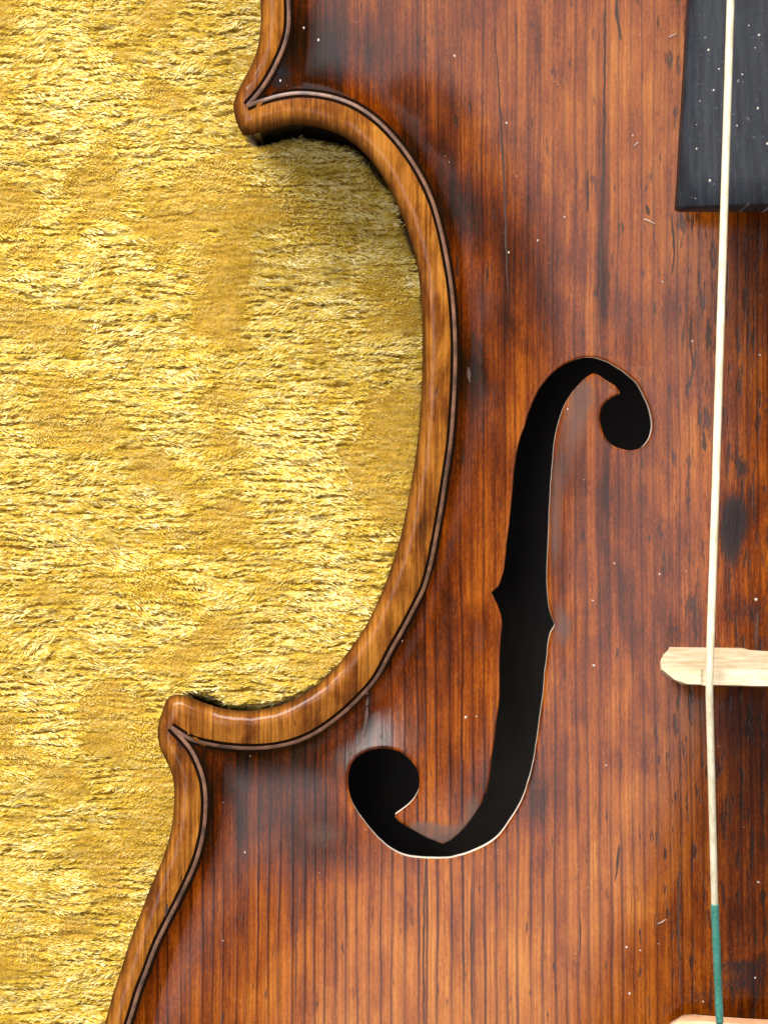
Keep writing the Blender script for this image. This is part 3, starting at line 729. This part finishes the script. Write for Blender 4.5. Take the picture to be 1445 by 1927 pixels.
# ------------------------------------------------------------------ dust and lint lying on the violin
def speck(V, Fc, p, r, el=1.0, ang=0.0):
    b0 = len(V); n = 6
    V.append((p[0], p[1], p[2] + r * .35))
    for k in range(n):
        q = 2 * math.pi * k / n; rr = r * random.uniform(.7, 1.3); lx, ly = rr * math.cos(q) * el, rr * math.sin(q)
        V.append((p[0] + lx * math.cos(ang) - ly * math.sin(ang), p[1] + lx * math.sin(ang) + ly * math.cos(ang), p[2] + 0.02 * MM))
    for k in range(n): Fc.append((b0, b0 + 1 + k, b0 + 1 + (k + 1) % n))
V = []; Fc = []
spots = [(953, 231, 5), (1117, 1252, 5), (876, 1350, 5), (1012, 452, 4), (1062, 408, 3.5), (1184, 1870, 4), (1426, 1660, 4.5), (1240, 1080, 4), (1422, 1128, 6), (1429, 668, 4), (571, 52, 5), (599, 75, 4),
         (461, 1604, 4), (420, 1770, 3), (690, 660, 0.1), (1178, 1782, 4), (1204, 1788, 3.5), (1238, 1776, 2.5), (855, 105, 4), (1420, 1840, 3), (1322, 1885, 4), (528, 152, 3),
         (957, 475, 4), (1190, 255, 3), (1246, 530, 3), (896, 1348, 3), (650, 1290, 0.1), (1155, 1060, 3), (1302, 642, 4), (1115, 1130, 3), (1140, 1440, 3)]
for _ in range(8): spots.append((random.uniform(560, 1440), random.uniform(20, 1910), random.uniform(1.0, 2.4)))
SP = np.array(spots); X, Y, Zs = on_plate(SP[:, 0], SP[:, 1])
okd = ~inside(np.c_[X, Y], FHL) & (dist_poly(np.c_[X, Y], FHL) > .4 * MM) & inside(np.c_[X, Y], OUTc) & ~((SP[:, 0] > 1262) & (SP[:, 1] < 410))
for x, y, z, (_, _, r), k in zip(X, Y, Zs, spots, okd):
    if k and r > .5: speck(V, Fc, (x, y, z + 0.01 * MM), r * S * .5, random.uniform(.8, 1.6), random.uniform(0, 3))
for (xa, ya, xb, yb) in [(1211, 412, 1231, 421), (1192, 275, 1200, 268), (1237, 1738, 1252, 1730), (1258, 70, 1272, 64)]:
    X, Y, Zs = on_plate([xa, xb], [ya, yb]); b0 = len(V)
    tv, tf = tube([(X[0], Y[0], Zs[0] + .1 * MM), ((X[0] + X[1]) / 2, (Y[0] + Y[1]) / 2, max(Zs) + .35 * MM), (X[1], Y[1], Zs[1] + .1 * MM)], [.06 * MM] * 3, 6)
    V += [tuple(q) for q in tv]; Fc += [tuple(i + b0 for i in f) for f in tf]
for (px, py, r) in [(1332, 94, 4.5), (1342, 170, 3.5), (1310, 280, 3), (1425, 204, 3.5), (1386, 236, 3), (1443, 270, 4), (1427, 66, 3.5), (1335, 340, 3.5), (1330, 385, 2.5), (1316, 190, 2), (1408, 48, 2.5), (1352, 130, 2.5), (1396, 140, 3), (1420, 90, 2.5)] + \
                 [(random.uniform(1290, 1560), random.uniform(-60, 380), random.uniform(.5, 1.2)) for _ in range(12)]:
    x, y = wx(px, py, 28 * MM); z = fb_top(x, y); x, y = wx(px, py, z); z = fb_top(x, y)
    if y > y_end + .001: speck(V, Fc, (x, y, z + 0.01 * MM), r * S * .6, random.uniform(.8, 1.8), random.uniform(0, 3))
du = link('dust', V, Fc, M['dust'], violin, False); du['kind'] = 'stuff'

# ------------------------------------------------------------------ gold plush cloth
zb = -22.5 * MM
def clipsd(X, Y): return bspl(sd, np.clip(X, gx[1], gx[-3]), np.clip(Y, gy[1], gy[-3]))
def crush(X, Y):
    """how strongly the pile is crushed (0 smooth patch .. 1 creased)"""
    return sstep(0.34, 0.60, fbm(X / (8 * MM) + 9, Y / (5.5 * MM) + 4, 201, 4))
ROW = 0.80 * MM
def groove(X, Y):
    """parting between two woven rows of pile: 1 in the parting, opened here and there"""
    q = Y / ROW + 2.2 * (fbm(X / (9 * MM) + 21, Y / (7 * MM) + 22, 151, 2) - .5) + 0.7 * (fbm(X / (1.8 * MM) + 24, Y / (1.5 * MM) + 25, 155, 2) - .5)
    row = np.floor(q + .5); d = np.abs(q - row) * 2                 # 0 in the middle of a parting
    op = vnoise(X / (4.2 * MM) + row * 7.31, row * 3.7, 161) * .7 + vnoise(X / (1.1 * MM) + row * 2.9, row * 1.3, 163) * .3
    return np.exp(-(d / 0.42) ** 2) * sstep(0.36, 0.60, op)
def cloth_z(X, Y):
    z = zb + 1.0 * MM * (fbm(X / (22 * MM) + 30, Y / (16 * MM) + 30, 91, 2) - .5)
    wy = Y + 0.9 * MM * (fbm(X / (5 * MM) + 20, Y / (4 * MM) + 20, 95, 2) - .5) + (fbm(X / (15 * MM) + 60, Y / (10 * MM) + 61, 97, 2) - .5) * 0.30 * X
    c = crush(X, Y); gr = groove(X, Y)
    a = fbm(X / (3.0 * MM) + 40, wy / (0.62 * MM) + 40, 111, 2)
    b = fbm(X / (1.3 * MM) + 80, wy / (0.42 * MM) + 80, 121, 2)
    e = 1 - np.abs(2 * fbm(X / (5.0 * MM) + 11, wy / (1.5 * MM) + 12, 131, 2) - 1)
    z = z + MM * (0.30 + 0.70 * c) * (0.95 * (a - .5) + 0.55 * (b - .5) - 0.40 * np.clip(e - .86, 0, 1) / .14)
    z = z - 0.95 * MM * gr * (0.35 + 0.65 * c)
    z = z + 0.5 * MM * (fbm(X / (4 * MM) + 14, Y / (3 * MM) + 15, 141, 2) - .5)
    return z - 15.0 * MM * sstep(0.2 * MM, 3.0 * MM, clipsd(X, Y))
xs = np.r_[np.arange(-0.16, -0.096, 0.002), np.arange(-0.096, 0.036, 0.0003), np.arange(0.036, 0.22, 0.003)]
ys = np.r_[np.arange(-0.17, -0.098, 0.002), np.arange(-0.098, 0.098, 0.0003), np.arange(0.098, 0.17, 0.002)]
A, B = np.meshgrid(xs, ys); ZZ = cloth_z(A, B); nx, ny = len(xs), len(ys)
hid = clipsd(A, B) > 7 * MM                                        # under the violin a coarse sheet is enough
I, J = np.meshgrid(np.arange(nx - 1), np.arange(ny - 1)); q0 = (J * nx + I)
Fq = np.stack([q0, q0 + 1, q0 + nx + 1, q0 + nx], -1).reshape(-1, 4)
Fq = Fq[~(hid.ravel()[Fq].all(1))]
Vq = np.c_[A.ravel(), B.ravel(), ZZ.ravel()]
us = np.zeros(len(Vq), bool); us[Fq] = True; rm = np.cumsum(us) - 1; Vq = Vq[us]; Fq = rm[Fq]
def fast_mesh(name, V, F):
    me = bpy.data.meshes.new(name); k = F.shape[1]
    me.vertices.add(len(V)); me.vertices.foreach_set('co', np.ascontiguousarray(V, np.float32).reshape(-1))
    me.loops.add(F.size); me.loops.foreach_set('vertex_index', np.ascontiguousarray(F, np.int32).reshape(-1))
    me.polygons.add(len(F)); me.polygons.foreach_set('loop_start', np.arange(0, F.size, k, dtype=np.int32))
    me.polygons.foreach_set('use_smooth', np.ones(len(F), bool)); me.update(calc_edges=True)
    return me
cm = fast_mesh('plush_cloth', Vq, Fq); cm.materials.append(M['cloth'])
cl = bpy.data.objects.new('plush_cloth', cm); sc.collection.objects.link(cl)
cl['label'] = 'crushed gold plush cloth with a shiny short pile under the violin'; cl['category'] = 'cloth'

NS = 800000
rx = rng.uniform(-0.092, 0.035, NS); ry = rng.uniform(-0.095, 0.095, NS)
k_ = (clipsd(rx, ry) < 3 * MM) & (rx < 0.03); rx, ry = rx[k_], ry[k_]; N = len(rx)
gv = groove(rx, ry); k_ = rng.random(N) > 0.97 * sstep(.22, .55, gv) * (0.3 + 0.7 * crush(rx, ry)); rx, ry, gv = rx[k_], ry[k_], gv[k_]; N = len(rx)
c = crush(rx, ry); z0 = cloth_z(rx, ry)
th = (fbm(rx / (7 * MM) + 70, ry / (5 * MM) + 70, 301, 3) - .5) * 1.7 + (fbm(rx / (1.5 * MM) + 7, ry / (.5 * MM) + 7, 311, 2) - .5) * 1.3 + rng.normal(0, .22, N)
sg = np.where(fbm(rx / (10 * MM) + 3, ry / (7 * MM) + 8, 401, 3) + rng.normal(0, .04, N) > .5, 0.0, math.pi)
ang = sg + th
lng = (0.36 + 0.45 * rng.random(N) + .26 * c) * MM
wid = (0.042 + 0.036 * rng.random(N)) * MM
e0 = np.radians(rng.uniform(45, 75, N) - 20 * c); e1 = np.radians(60 * (1 - c) + 2 + rng.normal(0, 6, N))
K = 3; px_, py_, pz_ = rx, ry, z0 - 0.10 * MM; rows = [(px_, py_, pz_)]
for k in range(1, K):
    el = e0 if k == 1 else e1; st_ = lng / (K - 1)
    px_ = px_ + np.cos(el) * np.cos(ang) * st_; py_ = py_ + np.cos(el) * np.sin(ang) * st_; pz_ = pz_ + np.sin(el) * st_
    rows.append((px_, py_, pz_))
roll = rng.normal(0, .45, N); sx_, sy_, sz_ = -np.sin(ang) * np.cos(roll), np.cos(ang) * np.cos(roll), np.sin(roll)
VV = np.empty((N, K, 2, 3), np.float32)
for k, (a, b, d_) in enumerate(rows):
    w = wid * (1.0, 1.0, 0.55)[k]
    for q, sgn_ in enumerate((-1, 1)):
        VV[:, k, q, 0] = a + sx_ * w * sgn_; VV[:, k, q, 1] = b + sy_ * w * sgn_; VV[:, k, q, 2] = d_ + sz_ * w * sgn_
quads = np.array([[0, 2, 3, 1], [2, 4, 5, 3]])
FQ = ((np.arange(N) * K * 2)[:, None, None] + quads[None]).reshape(-1, 4)
me = fast_mesh('pile', VV.reshape(-1, 3), FQ)
tone = np.clip(0.5 + 0.5 * (rng.random(N) - .5) + 0.5 * (fbm(rx / (2.5 * MM), ry / (.6 * MM), 501, 2) - .5), 0, 1)
at = me.attributes.new('tone', 'FLOAT', 'POINT'); at.data.foreach_set('value', np.repeat(tone, K * 2).astype(np.float32))
me.materials.append(M['pile'])
po = bpy.data.objects.new('pile', me); sc.collection.objects.link(po); po.parent = cl; po['kind'] = 'stuff'
